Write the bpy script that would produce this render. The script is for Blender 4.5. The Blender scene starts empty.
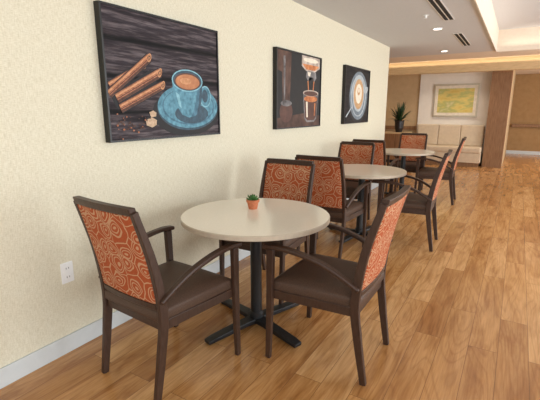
import bpy, bmesh, math, random
from mathutils import Vector, Matrix
random.seed(7)
S = bpy.context.scene
COL = S.collection
try:
    S.view_settings.view_transform = 'Standard'
    S.view_settings.look = 'None'
    S.view_settings.exposure = 0.0
except Exception: pass

def lin(c):
    return tuple(((v/255)/12.92 if v/255 <= .04045 else ((v/255+.055)/1.055)**2.4) for v in c)+(1,)

# ---------------------------------------------------------------- materials
class M:
    def __init__(s, name, rough=.5, spec=.5, metal=0):
        s.m = bpy.data.materials.new(name); s.m.use_nodes = True
        s.nt = s.m.node_tree; s.b = s.nt.nodes['Principled BSDF']
        s.b.inputs['Roughness'].default_value = rough
        s.b.inputs['Metallic'].default_value = metal
        s.b.inputs['Specular IOR Level'].default_value = spec
    def n(s, t, **k):
        nd = s.nt.nodes.new(t)
        for a, v in k.items(): setattr(nd, a, v)
        return nd
    def l(s, a, b): s.nt.links.new(a, b)
    def coord(s, scale=(1,1,1), rot=(0,0,0), loc=(0,0,0), out='Object'):
        t = s.n('ShaderNodeTexCoord'); mp = s.n('ShaderNodeMapping')
        mp.inputs['Scale'].default_value = scale; mp.inputs['Rotation'].default_value = rot
        mp.inputs['Location'].default_value = loc
        s.l(t.outputs[out], mp.inputs['Vector']); return mp.outputs['Vector']
    def noise(s, vec, scale, detail=4, rough=.55):
        n = s.n('ShaderNodeTexNoise'); n.inputs['Scale'].default_value = scale
        n.inputs['Detail'].default_value = detail; n.inputs['Roughness'].default_value = rough
        s.l(vec, n.inputs['Vector']); return n.outputs['Fac']
    def ramp(s, fac, stops, interp='LINEAR'):
        r = s.n('ShaderNodeValToRGB'); e = r.color_ramp; e.interpolation = interp
        while len(e.elements) < len(stops): e.elements.new(.5)
        for i, (p, c) in enumerate(stops):
            e.elements[i].position = p; e.elements[i].color = lin(c) if max(c) > 1 else tuple(c)+(1,)
        s.l(fac, r.inputs['Fac']); return r.outputs['Color']
    def mix(s, f, a, b, mode='MIX'):
        n = s.n('ShaderNodeMix', data_type='RGBA', blend_type=mode)
        if isinstance(f, (int, float)): n.inputs[0].default_value = f
        else: s.l(f, n.inputs[0])
        for i, v in ((6, a), (7, b)):
            if isinstance(v, tuple): n.inputs[i].default_value = v
            else: s.l(v, n.inputs[i])
        return n.outputs[2]
    def math(s, op, a, b=0):
        n = s.n('ShaderNodeMath', operation=op)
        for i, v in ((0, a), (1, b)):
            if isinstance(v, (int, float)): n.inputs[i].default_value = v
            else: s.l(v, n.inputs[i])
        return n.outputs[0]
    def base(s, c):
        if isinstance(c, tuple): s.b.inputs['Base Color'].default_value = c
        else: s.l(c, s.b.inputs['Base Color'])
    def bump(s, h, strength=.2, dist=.005):
        b = s.n('ShaderNodeBump'); b.inputs['Strength'].default_value = strength
        b.inputs['Distance'].default_value = dist
        s.l(h, b.inputs['Height']); s.l(b.outputs['Normal'], s.b.inputs['Normal'])

def speck(name, c, var=12, scale=60, rough=.5, bump=0, spec=.5, metal=0, stretch=(1,1,1), dist=.002):
    m = M(name, rough, spec, metal)
    v = m.coord(stretch); f = m.noise(v, scale)
    lo = tuple(max(2, x-var) for x in c); hi = tuple(min(255, x+var) for x in c)
    m.base(m.ramp(f, [(.3, lo), (.7, hi)]))
    if bump: m.bump(f, bump, dist)
    return m.m

def emis(name, c, st):
    m = M(name); m.base(lin(c)); m.b.inputs['Emission Color'].default_value = lin(c)
    m.b.inputs['Emission Strength'].default_value = st; return m.m

# floor planks
m = M('floor_vinyl_oak', .25, .55)
v = m.coord(rot=(0, 0, math.radians(90)))
br = m.n('ShaderNodeTexBrick'); br.offset = .37; br.offset_frequency = 2
m.l(v, br.inputs['Vector'])
br.inputs['Color1'].default_value = (0, 0, 0, 1); br.inputs['Color2'].default_value = (1, 1, 1, 1)
br.inputs['Mortar'].default_value = (.5, .5, .5, 1)
br.inputs['Scale'].default_value = 1; br.inputs['Mortar Size'].default_value = .0013
br.inputs['Mortar Smooth'].default_value = .1; br.inputs['Bias'].default_value = 0
br.inputs['Brick Width'].default_value = 1.22; br.inputs['Row Height'].default_value = .152
plank = m.ramp(br.outputs['Color'], [(0, (180, 131, 82)), (.35, (198, 150, 98)), (.7, (208, 161, 109)), (1, (219, 176, 126))])
# grain, distorted per plank
sep = m.n('ShaderNodeSeparateColor'); m.l(br.outputs['Color'], sep.inputs[0])
off = m.n('ShaderNodeCombineXYZ'); m.l(m.math('MULTIPLY', sep.outputs[0], 37.0), off.inputs[2])
m.l(m.math('MULTIPLY', sep.outputs[0], 9.0), off.inputs[1])
def grain(sc, scale, det, ro, dist=0):
    add = m.n('ShaderNodeVectorMath', operation='ADD')
    m.l(m.coord(sc), add.inputs[0]); m.l(off.outputs[0], add.inputs[1])
    n = m.n('ShaderNodeTexNoise'); n.inputs['Scale'].default_value = scale; n.inputs['Detail'].default_value = det
    n.inputs['Roughness'].default_value = ro; n.inputs['Distortion'].default_value = dist
    m.l(add.outputs[0], n.inputs['Vector']); return n.outputs['Fac']
g1 = grain((9, 1.3, 1), 1.3, 5, .6, .6)
g2 = grain((80, 4, 1), 1.5, 3, .5)
# cathedral grain: contour lines of a smooth stretched noise
g3 = m.math('FRACT', m.math('MULTIPLY', grain((6, .8, 1), 1.0, 1, .4, .3), 14.0))
c = m.mix(.8, plank, m.ramp(g1, [(.28, (172, 142, 108)), (.42, (222, 203, 178)), (.58, (255, 250, 242)), (.78, (236, 220, 196))]), 'MULTIPLY')
c = m.mix(.3, c, m.ramp(g2, [(.3, (165, 140, 115)), (.65, (255, 255, 255))]), 'MULTIPLY')
c = m.mix(.3, c, m.ramp(g3, [(0, (175, 145, 110)), (.25, (255, 252, 246)), (.8, (255, 252, 246)), (1, (200, 170, 135))]), 'MULTIPLY')
c = m.mix(br.outputs['Fac'], c, lin((118, 80, 50)))
m.base(c); m.l(m.math('ADD', m.math('MULTIPLY', g1, .14), .13), m.b.inputs['Roughness'])
m.bump(m.math('SUBTRACT', g2, m.math('MULTIPLY', br.outputs['Fac'], 3)), .05, .002)
FLOOR = m.m

# wallpaper: fine woven texture
m = M('wallcovering_beige', .8, .2)
f1 = m.noise(m.coord((1, 260, 30)), 1.0, 2, .5)
f2 = m.noise(m.coord((1, 50, 300)), 1.0, 2, .5)
f = m.math('ADD', m.math('MULTIPLY', f1, .5), m.math('MULTIPLY', f2, .5))
m.base(m.ramp(f, [(.38, (210, 202, 177)), (.5, (221, 214, 191)), (.62, (230, 224, 204))]))
m.bump(f, .15, .002)
WALL = m.m
CEIL = speck('ceiling_paint_white', (206, 207, 208), 2, 30, .9)
TRAYM = speck('tray_paint_cream', (232, 218, 200), 3, 20, .9)
BASEB = speck('baseboard_vinyl_grey', (206, 210, 210), 3, 20, .45)
TAN = speck('wall_paint_tan', (196, 166, 126), 5, 8, .8)
GOLD = speck('wall_paint_gold', (164, 128, 84), 6, 8, .8)
PANELW = speck('wall_panel_cream', (232, 224, 212), 3, 8, .8)
MAPLE = speck('maple_beam', (206, 178, 134), 12, 6, .5, stretch=(1, 8, 12))
WALNUT = speck('wood_panel_brown', (138, 100, 66), 14, 5, .5, stretch=(10, 10, 1))
WHITE = speck('white_plastic', (240, 240, 238), 2, 30, .35)
BLACKSLOT = speck('slot_black', (22, 22, 22), 4, 30, .8)
FRAME = speck('chair_frame_walnut', (64, 44, 33), 7, 25, .4, spec=.35, stretch=(4, 4, 1))
SEATM = M('seat_vinyl_taupe', .5, .3)
fv = SEATM.noise(SEATM.coord(), 260, 2); SEATM.base(SEATM.ramp(fv, [(.3, (66, 48, 38)), (.7, (92, 71, 58))])); SEATM.bump(fv, .3, .001)
SEAT = SEATM.m
# back fabric: rust with beige medallion rings
m = M('back_fabric_medallion', .8, .2)
vec = m.coord((1, 0, 1))
nz = m.n('ShaderNodeTexNoise'); nz.inputs['Scale'].default_value = 11; nz.inputs['Detail'].default_value = 1; m.l(vec, nz.inputs['Vector'])
dst = m.n('ShaderNodeVectorMath', operation='SCALE'); m.l(nz.outputs['Color'], dst.inputs[0]); dst.inputs['Scale'].default_value = .06
ad = m.n('ShaderNodeVectorMath', operation='ADD'); m.l(vec, ad.inputs[0]); m.l(dst.outputs[0], ad.inputs[1])
def vor(feat):
    v = m.n('ShaderNodeTexVoronoi'); v.feature = feat; v.voronoi_dimensions = '2D'
    v.inputs['Scale'].default_value = 10.5; v.inputs['Randomness'].default_value = .6
    sw = m.n('ShaderNodeSeparateXYZ'); cb = m.n('ShaderNodeCombineXYZ')
    m.l(ad.outputs[0], sw.inputs[0]); m.l(sw.outputs[0], cb.inputs[0]); m.l(sw.outputs[2], cb.inputs[1])
    m.l(cb.outputs[0], v.inputs['Vector']); return v
vo = vor('F1'); ve = vor('DISTANCE_TO_EDGE')
def band(src, c, w): return m.math('LESS_THAN', m.math('ABSOLUTE', m.math('SUBTRACT', src, c)), w)
e0 = m.math('LESS_THAN', ve.outputs['Distance'], .03)
e1 = band(vo.outputs['Distance'], .40, .035)
e2 = band(vo.outputs['Distance'], .25, .028)
e3 = m.math('LESS_THAN', vo.outputs['Distance'], .09)
mask = m.math('MAXIMUM', m.math('MAXIMUM', e0, e1), m.math('MAXIMUM', e2, e3))
rust = m.ramp(m.noise(m.coord(), 300, 2), [(.3, (150, 68, 36)), (.7, (180, 92, 54))])
m.base(m.mix(m.math('MULTIPLY', mask, .8), rust, lin((194, 158, 124))))
m.bump(mask, .2, .001)
FABRIC = m.m
TOPM = speck('table_laminate', (246, 238, 221), 4, 120, .15, spec=.55)
EDGEM = speck('table_edge_band', (186, 172, 152), 4, 40, .4)
IRON = speck('table_base_black', (18, 18, 20), 4, 60, .45)
TERRA = speck('terracotta', (198, 118, 80), 10, 60, .8)
SOIL = speck('soil', (60, 44, 32), 12, 200, .95)
LEAF = speck('succulent_green', (64, 110, 50), 22, 30, .5)
PALM = speck('palm_leaf', (36, 60, 28), 14, 20, .5)
DARKPOT = speck('dark_pot', (34, 30, 29), 5, 20, .3)
CREAMV = speck('bench_vinyl_cream', (214, 194, 166), 5, 15, .5)
BLACKF = speck('canvas_frame_black', (16, 14, 14), 4, 30, .4)
SILVER = speck('frame_silver', (200, 190, 170), 6, 30, .35, metal=.6)
LAMP = emis('downlight_lens', (255, 246, 232), 6)
# print materials
m = M('print_slate_boards', .6, .2)
v = m.coord((1, 1.6, 22)); nz = m.noise(v, 1.7, 7, .68)
c = m.ramp(nz, [(.3, (22, 18, 22)), (.48, (58, 50, 55)), (.62, (108, 98, 100)), (.8, (158, 146, 142))])
z = m.n('ShaderNodeTexWave'); z.bands_direction = 'Z'; z.inputs['Scale'].default_value = 1.5; z.inputs['Distortion'].default_value = .3
m.l(m.coord(), z.inputs['Vector'])
c = m.mix(1, c, m.ramp(z.outputs['Fac'], [(0, (50, 50, 50)), (.08, (210, 205, 205)), (1, (255, 255, 255))]), 'MULTIPLY'); m.base(c)
P_SLATE = m.m
m = M('print_dark_boards', .6, .2)
v = m.coord((1, 1.6, 14)); nz = m.noise(v, 1.7, 6, .6)
m.base(m.ramp(nz, [(.3, (10, 10, 13)), (.7, (50, 46, 46))])); P_DARK = m.m
P_BLUE = speck('print_teal', (66, 126, 146), 34, 24, .5)
P_BLUED = speck('print_teal_dark', (26, 62, 80), 18, 24, .5)
P_BLUEM = speck('print_teal_mid', (46, 98, 120), 26, 24, .5)
P_BLUEL = speck('print_teal_light', (124, 176, 190), 24, 24, .5)
P_COF = speck('print_coffee', (178, 112, 64), 22, 14, .5)
P_COFD = speck('print_coffee_dark', (78, 38, 20), 12, 14, .5)
P_CIN = speck('print_cinnamon', (158, 94, 58), 34, 40, .6, stretch=(1, 1, 3))
P_CIND = speck('print_cinnamon_dark', (76, 42, 26), 14, 40, .6)
P_CINM = speck('print_cinnamon_mid', (120, 68, 40), 20, 40, .6)
P_CINL = speck('print_cinnamon_light', (196, 138, 94), 20, 40, .6)
P_SUG = speck('print_sugar', (190, 160, 130), 24, 70, .6)
P_SHAD = speck('print_shadow', (15, 12, 15), 4, 20, .6)
P_BLK = speck('print_black', (14, 12, 12), 6, 12, .6)
P_BRN = speck('print_brown', (72, 42, 27), 28, 8, .6)
P_ORG = speck('print_amber', (196, 118, 60), 40, 12, .6)
P_STL = speck('print_steel', (176, 160, 146), 50, 14, .6)
P_CRM = speck('print_cream', (232, 220, 200), 10, 14, .6)
P_GRY = speck('print_grey', (104, 100, 100), 40, 12, .6)
P_SLB = speck('print_blue_grey', (112, 124, 134), 22, 12, .6)
P_SLBL = speck('print_blue_grey_light', (172, 180, 184), 18, 12, .6)
P_LAT = speck('print_latte', (196, 154, 108), 16, 18, .6)
m = M('print_abstract', .6)
nz = m.noise(m.coord((1.5, 1, 4)), 1.6, 3)
m.base(m.ramp(nz, [(.3, (206, 172, 76)), (.46, (220, 198, 116)), (.58, (176, 176, 104)), (.72, (226, 210, 164))])); P_ABS = m.m

# ---------------------------------------------------------------- mesh helpers
def new_obj(name, bm, mats, parent=None, smooth=False, bevel=0, loc=None, segs=2):
    me = bpy.data.meshes.new(name); bmesh.ops.recalc_face_normals(bm, faces=bm.faces)
    bm.to_mesh(me); bm.free()
    for mt in (mats if isinstance(mats, (list, tuple)) else [mats]): me.materials.append(mt)
    if smooth:
        for p in me.polygons: p.use_smooth = True
    o = bpy.data.objects.new(name, me); COL.objects.link(o)
    if loc: o.location = loc
    if parent: o.parent = parent
    if bevel:
        b = o.modifiers.new('bevel', 'BEVEL'); b.width = bevel; b.segments = segs; b.limit_method = 'ANGLE'; b.angle_limit = math.radians(35)
    return o
def empty(name, loc=(0, 0, 0), rz=0):
    e = bpy.data.objects.new(name, None); e.location = loc; e.rotation_euler = (0, 0, math.radians(rz)); e.empty_display_size = .1
    COL.objects.link(e); return e
def addbox(bm, x0, x1, y0, y1, z0, z1, mi=0):
    vs = [bm.verts.new(p) for p in ((x0,y0,z0),(x1,y0,z0),(x1,y1,z0),(x0,y1,z0),(x0,y0,z1),(x1,y0,z1),(x1,y1,z1),(x0,y1,z1))]
    for q in ((0,3,2,1),(4,5,6,7),(0,1,5,4),(1,2,6,5),(2,3,7,6),(3,0,4,7)):
        f = bm.faces.new([vs[i] for i in q]); f.material_index = mi
def box(name, x0, x1, y0, y1, z0, z1, mat, parent=None, bevel=0):
    bm = bmesh.new(); addbox(bm, x0, x1, y0, y1, z0, z1)
    return new_obj(name, bm, mat, parent, bevel=bevel)
def catmull(pts, n=6):
    P = [Vector(p) for p in pts]; P = [2*P[0]-P[1]]+P+[2*P[-1]-P[-2]]; out = []
    for i in range(1, len(P)-2):
        a, b, c, d = P[i-1:i+3]
        for k in range(n):
            t = k/n
            out.append(.5*((2*b)+(c-a)*t+(2*a-5*b+4*c-d)*t*t+(-a+3*b-3*c+d)*t**3))
    out.append(P[-2]); return out
def sweep(bm, pts, size, side=Vector((1, 0, 0)), mi=0):
    """rect section; size=function(t)->(w along side, d perpendicular)"""
    rings = []; n = len(pts)
    for i, p in enumerate(pts):
        t = (pts[min(i+1, n-1)]-pts[max(i-1, 0)]).normalized()
        s = (side-t*side.dot(t)).normalized(); u = t.cross(s)
        w, d = size(i/(n-1))
        rings.append([bm.verts.new(p+s*w/2*a+u*d/2*b) for a, b in ((-1,-1),(1,-1),(1,1),(-1,1))])
    for r0, r1 in zip(rings, rings[1:]):
        for k in range(4):
            f = bm.faces.new((r0[k], r0[(k+1)%4], r1[(k+1)%4], r1[k])); f.material_index = mi
    bm.faces.new(rings[0][::-1]).material_index = mi; bm.faces.new(rings[-1]).material_index = mi
def lathe(bm, prof, n=32, c=(0, 0, 0), mi=0):
    rings = []
    for r, z in prof:
        rings.append([bm.verts.new((c[0]+r*math.cos(2*math.pi*k/n), c[1]+r*math.sin(2*math.pi*k/n), c[2]+z)) for k in range(n)])
    for a, b in zip(rings, rings[1:]):
        for k in range(n):
            bm.faces.new((a[k], a[(k+1)%n], b[(k+1)%n], b[k])).material_index = mi
    bm.faces.new(rings[0][::-1]).material_index = mi; bm.faces.new(rings[-1]).material_index = mi

# ---------------------------------------------------------------- room shell
RX = 5.6; YB = -3.2; YE = 15.0
box('floor', -2.6, RX, YB, YE, -.1, 0, FLOOR)
box('wall_left', -.2, 0, YB, 7.45, 0, 2.44, WALL)
box('wall_left_recess', -2.6, -2.4, 7.25, 11.5, 0, 2.44, TAN)
box('wall_recess_return', -2.6, -.2, 7.25, 7.45, 0, 2.44, TAN)
box('wall_back', -2.6, 1.84, 11.5, 11.7, 0, 2.44, TAN)
box('wall_hall_left', 1.64, 1.84, 11.7, YE, 0, 2.44, TAN)
box('wall_hall_end', -2.6, RX, YE, YE+.2, 0, 2.44, GOLD)
# right window wall
bm = bmesh.new()
addbox(bm, RX, RX+.2, YB, YE, 0, .35); addbox(bm, RX, RX+.2, YB, YE, 2.35, 3.0)
for a, b in ((YB, -2.4), (-.3, .3), (2.6, 3.2), (5.5, 6.1), (8.4, 10.6), (12.6, YE)): addbox(bm, RX, RX+.2, a, b, .35, 2.35)
new_obj('wall_right', bm, PANELW)
wins = [(-2.4, -.3), (.3, 2.6), (3.2, 5.5), (6.1, 8.4), (10.6, 12.6)]
for i, (a, b) in enumerate(wins):
    bm = bmesh.new()
    for q in ((a, a+.06, .35, 2.35), (b-.06, b, .35, 2.35), ((a+b)/2-.03, (a+b)/2+.03, .41, 2.29), (a+.06, b-.06, .35, .41), (a+.06, b-.06, 2.29, 2.35)):
        addbox(bm, RX+.04, RX+.12, q[0], q[1], q[2], q[3])
    new_obj('window_%d' % (i+1), bm, WHITE)
# rear wall with glass opening
bm = bmesh.new()
addbox(bm, -.2, RX, YB-.2, YB, 0, .35); addbox(bm, -.2, RX, YB-.2, YB, 2.35, 3.0)
for a, b in ((-.2, .6), (2.7, 3.1), (5.1, RX)): addbox(bm, a, b, YB-.2, YB, .35, 2.35)
new_obj('wall_rear', bm, PANELW)
# ceilings
EX = 1.57
box('ceiling', -2.6, EX, YB, 8.9, 2.44, 3.0, CEIL)
box('ceiling_cross_soffit', -2.6, RX, 8.9, YE+.2, 2.44, 3.0, TRAYM)
box('ceiling_tray', EX, RX, YB, 8.9, 2.80, 3.0, CEIL)
box('trim_tray_fascia', EX, EX+.012, YB, 8.9, 2.42, 2.80, TRAYM)
box('trim_tray_fascia_cross', EX+.012, RX, 8.888, 8.9, 2.42, 2.80, TRAYM)
box('trim_wood_beam', -2.4, RX, 10.0, 10.2, 2.18, 2.44, MAPLE)
# baseboards
box('baseboard_left', 0, .012, YB, 7.45, 0, .105, BASEB, bevel=.003)
box('baseboard_back', -2.4, 1.3, 11.488, 11.5, 0, .105, BASEB)
box('baseboard_hall', 1.84, RX, YE-.012, YE, 0, .105, BASEB)
# far features
box('wall_back_art_panel', -.25, 1.42, 11.44, 11.5, .3, 2.44, PANELW)
box('trim_wood_pier', 1.42, 1.84, 11.1, 11.5, 0, 2.44, WALNUT)
box('handrail_hall', 1.9, RX-.2, YE-.09, YE-.03, .84, .94, WALNUT, bevel=.01)
box('trim_chair_rail_back', -2.3, -.25, 11.46, 11.5, .84, .94, WALNUT, bevel=.005)

# door in hall end
d = empty('door_1', (4.4, YE-.06, 0))
box('leaf', -.45, .45, 0, .05, 0.01, 2.1, WALNUT, d, .004)
box('jamb_l', -.53, -.45, -.01, .06, 0, 2.18, MAPLE, d); box('jamb_r', .45, .53, -.01, .06, 0, 2.18, MAPLE, d)
box('head', -.45, .45, -.01, .06, 2.1, 2.18, MAPLE, d)

# bench
b = empty('banquette_bench', (.59, 0, 0))
box('base', -.76, .76, 10.92, 11.43, 0, .1, WALNUT, b)
box('plinth', -.79, .79, 10.88, 11.43, .1, .34, CREAMV, b, .01)
box('seat_cushion', -.79, .79, 10.84, 11.34, .34, .48, CREAMV, b, .03)
for k in range(3):
    box('back_cushion_%d' % k, -.79+k*.527, -.79+(k+1)*.527-.006, 11.28, 11.43, .48, 1.0, CREAMV, b, .025)

# framed abstract
p = empty('framed_abstract_painting', (.64, 11.44, 1.6))
bm = bmesh.new()
for q in ((-.53, .53, .37, .41), (-.53, .53, -.41, -.37), (-.53, -.49, -.37, .37), (.49, .53, -.37, .37)): addbox(bm, q[0], q[1], -.04, 0, q[2], q[3])
new_obj('frame', bm, SILVER, p)
box('mat_board', -.49, .49, -.02, 0, -.37, .37, P_CRM, p); box('print', -.42, .42, -.024, -.02, -.30, .30, P_ABS, p)

# ---------------------------------------------------------------- ceiling fixtures
def slot(x, y0, y1):
    e = empty('linear_air_diffuser', (x, (y0+y1)/2, 2.4385)); h = (y1-y0)/2
    box('flange', -.06, .06, -h, h, -.004, 0, WHITE, e)
    box('slot_a', -.048, -.008, -h+.02, h-.02, -.006, -.004, BLACKSLOT, e); box('slot_b', .008, .048, -h+.02, h-.02, -.006, -.004, BLACKSLOT, e)
slot(1.22, 4.3, 5.6); slot(1.19, 6.6, 7.9)
def downlight(x, y, z, r=.075, power=14):
    e = empty('recessed_downlight', (x, y, z-.001))
    bm = bmesh.new(); lathe(bm, [(r, -.008), (r+.02, -.006), (r+.02, 0), (r, 0)], 24); new_obj('trim_ring', bm, WHITE, e)
    bm = bmesh.new(); lathe(bm, [(r, -.0085), (r, -.004)], 24); new_obj('lens', bm, LAMP, e)
    L = bpy.data.lights.new('lamp', 'SPOT'); L.energy = power; L.color = (1, .9, .76); L.spot_size = math.radians(110); L.spot_blend = .8; L.shadow_soft_size = .07
    o = bpy.data.objects.new('lamp', L); COL.objects.link(o); o.parent = e; o.location = (0, 0, -.03)
for x, y in ((.75, 8.4), (1.0, 6.1), (-.9, 8.3)): downlight(x, y, 2.44, .05, 12)
for x, y in ((2.35, 5.1), (2.5, 6.9), (3.6, 5.1), (3.6, 7.5)): downlight(x, y, 2.80, .06, 20)
for x, y in ((.1, 10.75), (1.0, 10.75), (-1.3, 10.7), (2.6, 10.9), (2.6, 13.2), (4.2, 12)): downlight(x, y, 2.44, .06, 34)
e = empty('fire_sprinkler', (1.02, 5.2, 2.439))
bm = bmesh.new(); lathe(bm, [(.035, -.006), (.035, 0)], 20); lathe(bm, [(.012, -.03), (.012, -.006)], 12); lathe(bm, [(.02, -.034), (.02, -.03)], 12); new_obj('head', bm, WHITE, e)

# ---------------------------------------------------------------- outlet
e = empty('wall_outlet', (0, 1.207, .475))
box('plate', 0, .006, -.036, .036, -.06, .06, WHITE, e, .002)
for s_ in (-1, 1):
    box('socket_%d' % (s_+2), .006, .009, -.017, .017, s_*.026-.014, s_*.026+.014, WHITE, e, .003)
    box('slit_a%d' % (s_+2), .009, .0095, -.009, -.006, s_*.026-.004, s_*.026+.006, BLACKSLOT, e)
    box('slit_b%d' % (s_+2), .009, .0095, .006, .009, s_*.026-.004, s_*.026+.006, BLACKSLOT, e)

# ---------------------------------------------------------------- chairs
def chair_parts():
    parts = []
    # frame
    bm = bmesh.new()
    for s in (-1, 1):
        pts = catmull([(s*.212, -.275, 0), (s*.218, -.235, .25), (s*.222, -.215, .45), (s*.219, -.25, .70), (s*.214, -.325, .955)], 5)
        sweep(bm, pts, lambda t: (.026, .032+.014*math.sin(math.pi*min(1, t*1.05))), Vector((1, 0, 0)))
    parts.append(('back_posts', bm, FRAME, .004, False))
    bm = bmesh.new()
    for s in (-1, 1):
        pts = catmull([(s*.262, .262, 0), (s*.264, .25, .35), (s*.266, .245, .652)], 4)
        sweep(bm, pts, lambda t: (.026+.004*t, .030+.012*t))
    parts.append(('front_legs', bm, FRAME, .004, False))
    bm = bmesh.new()
    for s in (-1, 1):
        pts = catmull([(s*.266, .285, .662), (s*.268, .20, .668), (s*.266, .07, .655), (s*.258, -.06, .618), (s*.247, -.16, .565), (s*.238, -.235, .515)], 5)
        sweep(bm, pts, lambda t: (.048-.018*t, .024))
    parts.append(('armrests', bm, FRAME, .008, False))
    # seat rails
    bm = bmesh.new()
    addbox(bm, -.25, .25, .215, .24, .365, .415); addbox(bm, -.208, .208, -.225, -.2, .365, .415)
    for s in (-1, 1):
        sweep(bm, [Vector((s*.245, .235, .39)), Vector((s*.215, -.22, .39))], lambda t: (.022, .05))
    parts.append(('seat_rails', bm, FRAME, .003, False))
    # seat cushion
    bm = bmesh.new(); N = 12; grid = {}
    for i in range(N+1):
        for j in range(N+1):
            u, v = i/N*2-1, j/N*2-1
            y = .01+v*.245; hw = .222+.026*(v+1)/2
            h = .478+.018*(1-u**4)*(1-v**4)
            if abs(u) == 1 or abs(v) == 1: h = .462
            grid[i, j] = (bm.verts.new((u*hw, y, h)), bm.verts.new((u*hw, y, .408)))
    for i in range(N):
        for j in range(N):
            bm.faces.new([grid[a][0] for a in ((i,j),(i+1,j),(i+1,j+1),(i,j+1))])
            bm.faces.new([grid[a][1] for a in ((i,j),(i,j+1),(i+1,j+1),(i+1,j))])
    for i in range(N):
        for a, b in (((i,0),(i+1,0)), ((i+1,N),(i,N)), ((0,i+1),(0,i)), ((N,i),(N,i+1))):
            bm.faces.new((grid[a][0], grid[a][1], grid[b][1], grid[b][0]))
    parts.append(('seat_cushion', bm, SEAT, .008, True))
    # back: curve between posts
    def yb(z): 
        return -.222-.103*max(0, (z-.47)/.485)**1.35
    def slab(bm, hw, z0, z1, th, n=10, bow=.012):
        rows = []
        for k in range(n+1):
            z = z0+(z1-z0)*k/n; row = []
            for i in range(9):
                u = i/8*2-1; o = -bow*(1-u*u)
                row.append((bm.verts.new((u*hw, yb(z)+o+th/2, z)), bm.verts.new((u*hw, yb(z)+o-th/2, z))))
            rows.append(row)
        for k in range(n):
            for i in range(8):
                a, b, c, d = rows[k][i], rows[k][i+1], rows[k+1][i+1], rows[k+1][i]
                bm.faces.new((a[0], b[0], c[0], d[0])); bm.faces.new((a[1], d[1], c[1], b[1]))
            for i in (0, 8):
                a, d = rows[k][i], rows[k+1][i]; bm.faces.new((a[0], d[0], d[1], a[1]))
        for k in (0, n):
            for i in range(8):
                a, b = rows[k][i], rows[k][i+1]; bm.faces.new((a[0], b[0], b[1], a[1]))
    bm = bmesh.new(); slab(bm, .212, .94, .975, .036, 3); slab(bm, .206, .47, .50, .03, 3)
    parts.append(('back_rails', bm, FRAME, .004, False))
    bm = bmesh.new(); slab(bm, .2045, .502, .938, .03)
    parts.append(('back_panel', bm, FABRIC, .006, True))
    # glides
    bm = bmesh.new()
    for x, y in ((-.262, .262), (.262, .262), (-.212, -.275), (.212, -.275)): lathe(bm, [(.012, 0), (.014, .006)], 12, (x, y, 0))
    parts.append(('glides', bm, IRON, 0, False))
    return parts
proto = None
def chair(x, y, rz):
    global proto
    e = empty('dining_chair', (x, y, 0), rz)
    if proto is None:
        proto = []
        for n, bm, mt, bv, sm in chair_parts():
            o = new_obj(n, bm, mt, e, sm, bv); proto.append((n, o.data, bv))
    else:
        for n, me, bv in proto:
            o = bpy.data.objects.new(n, me); COL.objects.link(o); o.parent = e
            if bv:
                b = o.modifiers.new('bevel', 'BEVEL'); b.width = bv; b.segments = 2; b.limit_method = 'ANGLE'; b.angle_limit = math.radians(35)
for c in ((.575, 1.41, -4), (1.28, 1.985, 90), (.53, 2.52, 180),
          (.61, 3.55, 0), (1.20, 4.24, 93), (.37, 4.60, 180),
          (.36, 5.72, 0), (1.10, 6.5, 93), (.55, 7.0, 180)): chair(*c)

# ---------------------------------------------------------------- tables
def table(x, y, rz):
    e = empty('round_dining_table', (x, y, 0), rz)
    bm = bmesh.new(); lathe(bm, [(.45, .712), (.4565, .716), (.4565, .738), (.452, .743)], 96)
    o = new_obj('table_top', bm, [TOPM, EDGEM], e)
    for p in o.data.polygons: p.material_index = 0 if p.normal.z > .9 else 1
    bm = bmesh.new(); lathe(bm, [(.045, .04), (.045, .08), (.036, .09), (.036, .69)], 32); o = new_obj('column', bm, IRON, e, False)
    bm = bmesh.new(); addbox(bm, -.2, .2, -.03, .03, .697, .712); addbox(bm, -.03, .03, -.2, .2, .682, .697); new_obj('mounting_spider', bm, IRON, e)
    for k in range(4):
        bm = bmesh.new(); a = k*math.pi/2; d = Vector((math.cos(a), math.sin(a), 0)); s = Vector((-math.sin(a), math.cos(a), 0))
        sweep(bm, [d*.0+Vector((0, 0, .036)), d*.10+Vector((0, 0, .036)), d*.33+Vector((0, 0, .024)), d*.385+Vector((0, 0, .018))],
              lambda t: (.075-.02*t, .034-.012*t), s)
        new_obj('foot_%d' % k, bm, IRON, e, bevel=.004)
        bm = bmesh.new(); lathe(bm, [(.014, 0), (.014, .012)], 12, tuple(d*.36)); new_obj('glide_%d' % k, bm, IRON, e)
table(.755, 2.0, -17); table(.70, 4.17, -10); table(.60, 6.45, -20)

# ---------------------------------------------------------------- succulent
def leaf(bm, base, direction, L, W, T):
    d = direction.normalized(); s = d.cross(Vector((0, 0, 1)))
    s = s.normalized() if s.length > 1e-3 else Vector((1, 0, 0)); u = s.cross(d); rs = []
    for t, w in ((0, .35), (.3, .8), (.6, 1), (.85, .6), (1, .08)):
        c = base+d*L*t+Vector((0, 0, 1))*L*.25*t*t
        rs.append([bm.verts.new(c+s*W*w*math.cos(a)+u*T*w*math.sin(a)) for a in [i*math.pi/3 for i in range(6)]])
    for a, b in zip(rs, rs[1:]):
        for k in range(6): bm.faces.new((a[k], a[(k+1) % 6], b[(k+1) % 6], b[k]))
    bm.faces.new(rs[0]); bm.faces.new(rs[-1])
e = empty('potted_succulent', (.668, 2.10, .743))
bm = bmesh.new(); lathe(bm, [(.028, 0), (.038, .045), (.043, .046), (.044, .062), (.039, .062), (.037, .052)], 28); new_obj('pot', bm, TERRA, e)
bm = bmesh.new(); lathe(bm, [(.036, .050), (.036, .055)], 20); new_obj('soil', bm, SOIL, e)
bm = bmesh.new()
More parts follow.
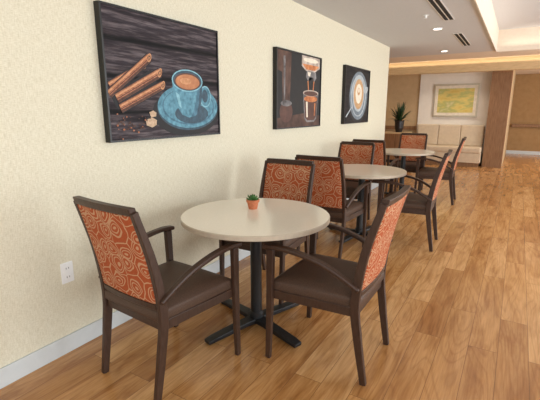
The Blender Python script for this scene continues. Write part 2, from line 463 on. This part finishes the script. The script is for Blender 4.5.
for n, el, L, r in ((9, 15, .042, .008), (8, 40, .04, .005), (6, 62, .036, .003), (3, 82, .03, 0)):
    for k in range(n):
        a = 2*math.pi*(k+random.random()*.5)/n; d = Vector((math.cos(a)*math.cos(math.radians(el)), math.sin(a)*math.cos(math.radians(el)), math.sin(math.radians(el))))
        leaf(bm, Vector((r*math.cos(a), r*math.sin(a), .054)), d, L*random.uniform(.85, 1.1), .0085, .004)
new_obj('rosette', bm, LEAF, e, True)

# ---------------------------------------------------------------- far plant on a console
e = empty('console_cabinet', (-.62, 10.9, 0))
box('body', -.3, .3, -.2, .2, .08, .76, WALNUT, e, .005); box('top', -.32, .32, -.22, .22, .76, .80, MAPLE, e, .005); box('plinth', -.27, .27, -.17, .17, 0, .08, BLACKSLOT, e)
box('door_seam', -.003, .003, -.203, -.2, .1, .74, BLACKSLOT, e)
e = empty('potted_palm', (-.58, 10.85, .80))
bm = bmesh.new(); lathe(bm, [(.08, 0), (.11, .1), (.12, .28), (.13, .30), (.11, .30), (.1, .27)], 28); new_obj('planter', bm, DARKPOT, e)
bm = bmesh.new()
for k in range(70):
    a = random.random()*6.283; el = math.radians(random.uniform(25, 86)); L = random.uniform(.38, .62)
    d = Vector((math.cos(a)*math.cos(el), math.sin(a)*math.cos(el), math.sin(el))); p0 = Vector((0, 0, .26))
    s = Vector((-math.sin(a), math.cos(a), 0)); prev = None; L = min(L, .34/max(.05, math.cos(el)))
    for i in range(7):
        t = i/6; c = p0+d*L*t-Vector((0, 0, 1))*L*.45*t*t*math.cos(el); w = .022*math.sin(math.pi*min(1, .1+.9*t))+.002
        cur = (bm.verts.new(c-s*w), bm.verts.new(c+s*w))
        if prev: bm.faces.new((prev[0], prev[1], cur[1], cur[0]))
        prev = cur
new_obj('fronds', bm, PALM, e)

# ---------------------------------------------------------------- canvas prints
class Canvas:
    def __init__(s, y0, W=1.035, H=.775, z0=1.18, bg=P_SLATE):
        s.e = empty('canvas_picture', (0, y0+W/2, z0+H/2)); s.W = W; s.H = H; s.k = 0; D = .045; t = .012
        s.D = D-.009
        bm = bmesh.new()
        addbox(bm, 0, D, -W/2, -W/2+t, -H/2, H/2); addbox(bm, 0, D, W/2-t, W/2, -H/2, H/2)
        addbox(bm, 0, D, -W/2+t, W/2-t, -H/2, -H/2+t); addbox(bm, 0, D, -W/2+t, W/2-t, H/2-t, H/2)
        new_obj('frame', bm, BLACKF, s.e)
        box('print', 0.001, s.D, -W/2+t, W/2-t, -H/2+t, H/2-t, bg, s.e); s.t = t
    def poly(s, pts, mat):
        s.k += 1; x = s.D+.00008*s.k
        c = lambda v, m: max(-m+s.t, min(m-s.t, v))
        bm = bmesh.new(); vs = [bm.verts.new((x, c((u-.5)*s.W, s.W/2), c((v-.5)*s.H, s.H/2))) for u, v in pts]
        f = bm.faces.new(vs); bmesh.ops.triangulate(bm, faces=[f])
        o = new_obj('print_shape_%d' % s.k, bm, mat, s.e)
        # face +x
        if o.data.polygons[0].normal.x < 0: o.data.flip_normals()
    def ell(s, cu, cv, ru, rv, mat, a0=0, a1=360, n=48, rot=0):
        P = []
        for i in range(n+(a1-a0 < 360)):
            a = math.radians(a0+(a1-a0)*i/n); x, y = ru*math.cos(a), rv*math.sin(a); r = math.radians(rot)
            P.append((cu+x*math.cos(r)-y*math.sin(r), cv+x*math.sin(r)+y*math.cos(r)))
        s.poly(P, mat)
    def bar(s, p, q, w, mat, o=0):
        p = Vector(p); q = Vector(q); d = (q-p); A = s.H/s.W
        n = Vector((-d.y*A, d.x/A)).normalized(); p = p+n*o; q = q+n*o; n = n*w
        s.poly([tuple(p+n), tuple(q+n), tuple(q-n), tuple(p-n)], mat)

# 1: cinnamon and blue cup
P = Canvas(1.535)
P.ell(.665, .22, .33, .21, P_SHAD)
P.ell(.68, .265, .305, .205, P_BLUED); P.ell(.68, .275, .30, .195, P_BLUE); P.ell(.68, .275, .262, .165, P_BLUEM); P.ell(.68, .28, .25, .155, P_BLUE)
P.ell(.70, .21, .17, .09, P_BLUED)
# handle
P.ell(.845, .37, .062, .10, P_BLUEL); P.ell(.845, .37, .055, .09, P_BLUE); P.ell(.84, .375, .032, .06, P_BLUED)
# cup body
P.poly([(.515, .50), (.525, .38), (.555, .27), (.60, .20), (.665, .175), (.735, .19), (.78, .25), (.808, .36), (.816, .50)], P_BLUE)
P.poly([(.69, .18), (.735, .19), (.78, .25), (.808, .36), (.816, .50), (.765, .45), (.735, .3)], P_BLUEM)
P.poly([(.745, .20), (.78, .25), (.808, .36), (.816, .50), (.79, .45), (.77, .3)], P_BLUED)
P.poly([(.545, .40), (.575, .38), (.595, .26), (.57, .28)], P_BLUEL)
P.ell(.666, .505, .152, .098, P_BLUEL); P.ell(.666, .505, .142, .088, P_BLUED); P.ell(.666, .497, .13, .076, P_COFD); P.ell(.666, .494, .118, .066, P_COF); P.ell(.645, .50, .055, .028, P_CINL)
# cinnamon quills: scrolled bark, shading bands along the length, double curl at the end
P.bar((.05, .30), (.36, .52), .055, P_SHAD)
for a, b, w in (((.03, .42), (.29, .60), .028), ((.02, .36), (.33, .66), .03), ((.07, .33), (.41, .55), .034), ((.09, .255), (.43, .45), .032)):
    P.bar(a, b, w+.007, P_SHAD); P.bar(a, b, w, P_CINM); P.bar(a, b, w*.62, P_CIN, w*.25); P.bar(a, b, w*.2, P_CINL, w*.5)
    P.bar(a, b, w*.09, P_CIND, -w*.12); P.bar(a, b, w*.22, P_CIND, -w*.72)
    P.ell(b[0], b[1], .017, w+.005, P_CINL, rot=-14); P.ell(b[0], b[1], .013, w*.78, P_CIND, rot=-14)
    P.ell(b[0]+.001, b[1]+w*.3, .009, w*.36, P_CINL); P.ell(b[0]+.001, b[1]+w*.3, .005, w*.2, P_SHAD)
    P.ell(b[0], b[1]-w*.35, .009, w*.32, P_CINL); P.ell(b[0], b[1]-w*.35, .005, w*.17, P_SHAD)
P.ell(.32, .15, .055, .05, P_SHAD)
P.poly([(.27, .16), (.32, .185), (.36, .16), (.355, .12), (.32, .10), (.275, .12)], P_SUG); P.poly([(.30, .225), (.335, .24), (.36, .22), (.355, .19), (.315, .185)], P_SUG)
for i in range(50): P.ell(random.gauss(.15, .07), random.gauss(.13, .035), random.uniform(.003, .009), random.uniform(.003, .009), random.choice((P_CIND, P_CIN, P_BRN)), n=7)

# 2: espresso pour
P = Canvas(3.46, bg=P_BLK)
P.poly([(0, 0), (1, 0), (1, .16), (.6, .2), (0, .14)], P_BRN)
P.poly([(.0, .98), (.30, .98), (.28, .74), (.2, .70), (0, .74)], P_BRN)
P.poly([(.10, .98), (.30, .98), (.27, .30), (.13, .30)], P_BRN); P.poly([(.14, .92), (.18, .92), (.175, .36), (.15, .36)], P_GRY)
P.ell(.2, .22, .13, .14, P_COFD); P.ell(.2, .33, .11, .04, P_GRY)
P.poly([(.44, .86), (.60, .90), (.60, .82), (.44, .80)], P_BLK)
P.poly([(.52, .98), (.96, .98), (.96, .84), (.84, .78), (.62, .78), (.52, .84)], P_STL); P.poly([(.53, .87), (.95, .87), (.84, .80), (.63, .80)], P_ORG); P.ell(.74, .93, .18, .03, P_CRM)
P.poly([(.64, .78), (.86, .78), (.88, .70), (.82, .64), (.80, .70), (.70, .70), (.68, .64), (.62, .70)], P_GRY); P.poly([(.66, .77), (.74, .77), (.72, .71), (.67, .72)], P_CRM)
P.bar((.67, .65), (.70, .42), .010, P_ORG); P.bar((.82, .65), (.79, .42), .010, P_ORG)
P.poly([(.56, .48), (.94, .48), (.90, .12), (.84, .07), (.66, .07), (.60, .12)], P_GRY); P.poly([(.585, .40), (.915, .40), (.885, .14), (.83, .095), (.67, .095), (.615, .14)], P_COFD)
P.ell(.75, .40, .165, .045, P_ORG); P.ell(.75, .48, .19, .045, P_STL); P.ell(.75, .475, .17, .034, P_COFD)
P.poly([(.63, .36), (.67, .36), (.68, .14), (.65, .14)], P_CRM); P.poly([(.84, .34), (.87, .34), (.855, .16), (.835, .16)], P_ORG)

# 3: latte seen from above
P = Canvas(5.27, bg=P_DARK)
P.ell(.55, .46, .40, .46, P_SHAD); P.ell(.56, .50, .37, .44, P_SLB); P.ell(.56, .50, .31, .38, P_SLBL); P.ell(.55, .49, .27, .35, P_SLB)
P.ell(.86, .62, .09, .06, P_SLBL, rot=30)
P.ell(.55, .53, .24, .32, P_SLBL); P.ell(.55, .53, .205, .275, P_LAT); P.ell(.55, .54, .13, .18, P_CRM); P.ell(.55, .58, .06, .07, P_LAT); P.ell(.55, .60, .035, .04, P_CRM)
P.bar((.08, .12), (.30, .30), .014, P_SLBL)

# ---------------------------------------------------------------- lights
def area(name, loc, rot, sx, sy, en, col):
    L = bpy.data.lights.new(name, 'AREA'); L.shape = 'RECTANGLE'; L.size = sx; L.size_y = sy; L.energy = en; L.color = col
    o = bpy.data.objects.new(name, L); o.location = loc; o.rotation_euler = [math.radians(r) for r in rot]; COL.objects.link(o); return o
for i, (a, b) in enumerate(wins):
    area('daylight_window_%d' % (i+1), (RX+.02, (a+b)/2, 1.35), (0, 90, 0), 1.9, b-a-.1, (50, 76, 92, 96, 100)[i], (.9, .96, 1))
for x in (1.65, 4.1): area('daylight_rear_window', (x, YB+.02, 1.35), (90, 0, 0), 1.9, 1.9, 26, (.88, .95, 1))
# warm cove strips in the tray and behind the beam
area('cove_strip', (EX+.1, 3.0, 2.50), (0, 180+30, 0), .06, 11, 6, (1, .86, .72))
area('cove_strip_cross', (3.4, 8.8, 2.50), (180, 0, 0), 3.4, .06, 2.5, (1, .86, .72))
area('cove_strip_beam', (1.0, 9.95, 2.36), (150, 0, 0), 6, .06, 3, (1, .82, .6))
w = bpy.data.worlds.new('World'); S.world = w; w.use_nodes = True
bg = w.node_tree.nodes['Background']; bg.inputs['Color'].default_value = (.86, .94, 1, 1); bg.inputs['Strength'].default_value = 1.3

# ---------------------------------------------------------------- camera
cam = bpy.data.cameras.new('camera'); cam.lens = 26.67; cam.sensor_width = 36; cam.clip_start = .05
co = bpy.data.objects.new('camera', cam); COL.objects.link(co)
co.location = (2.08, 0, 1.37); co.rotation_euler = (math.radians(77.3), 0, math.radians(31.4))
S.camera = co
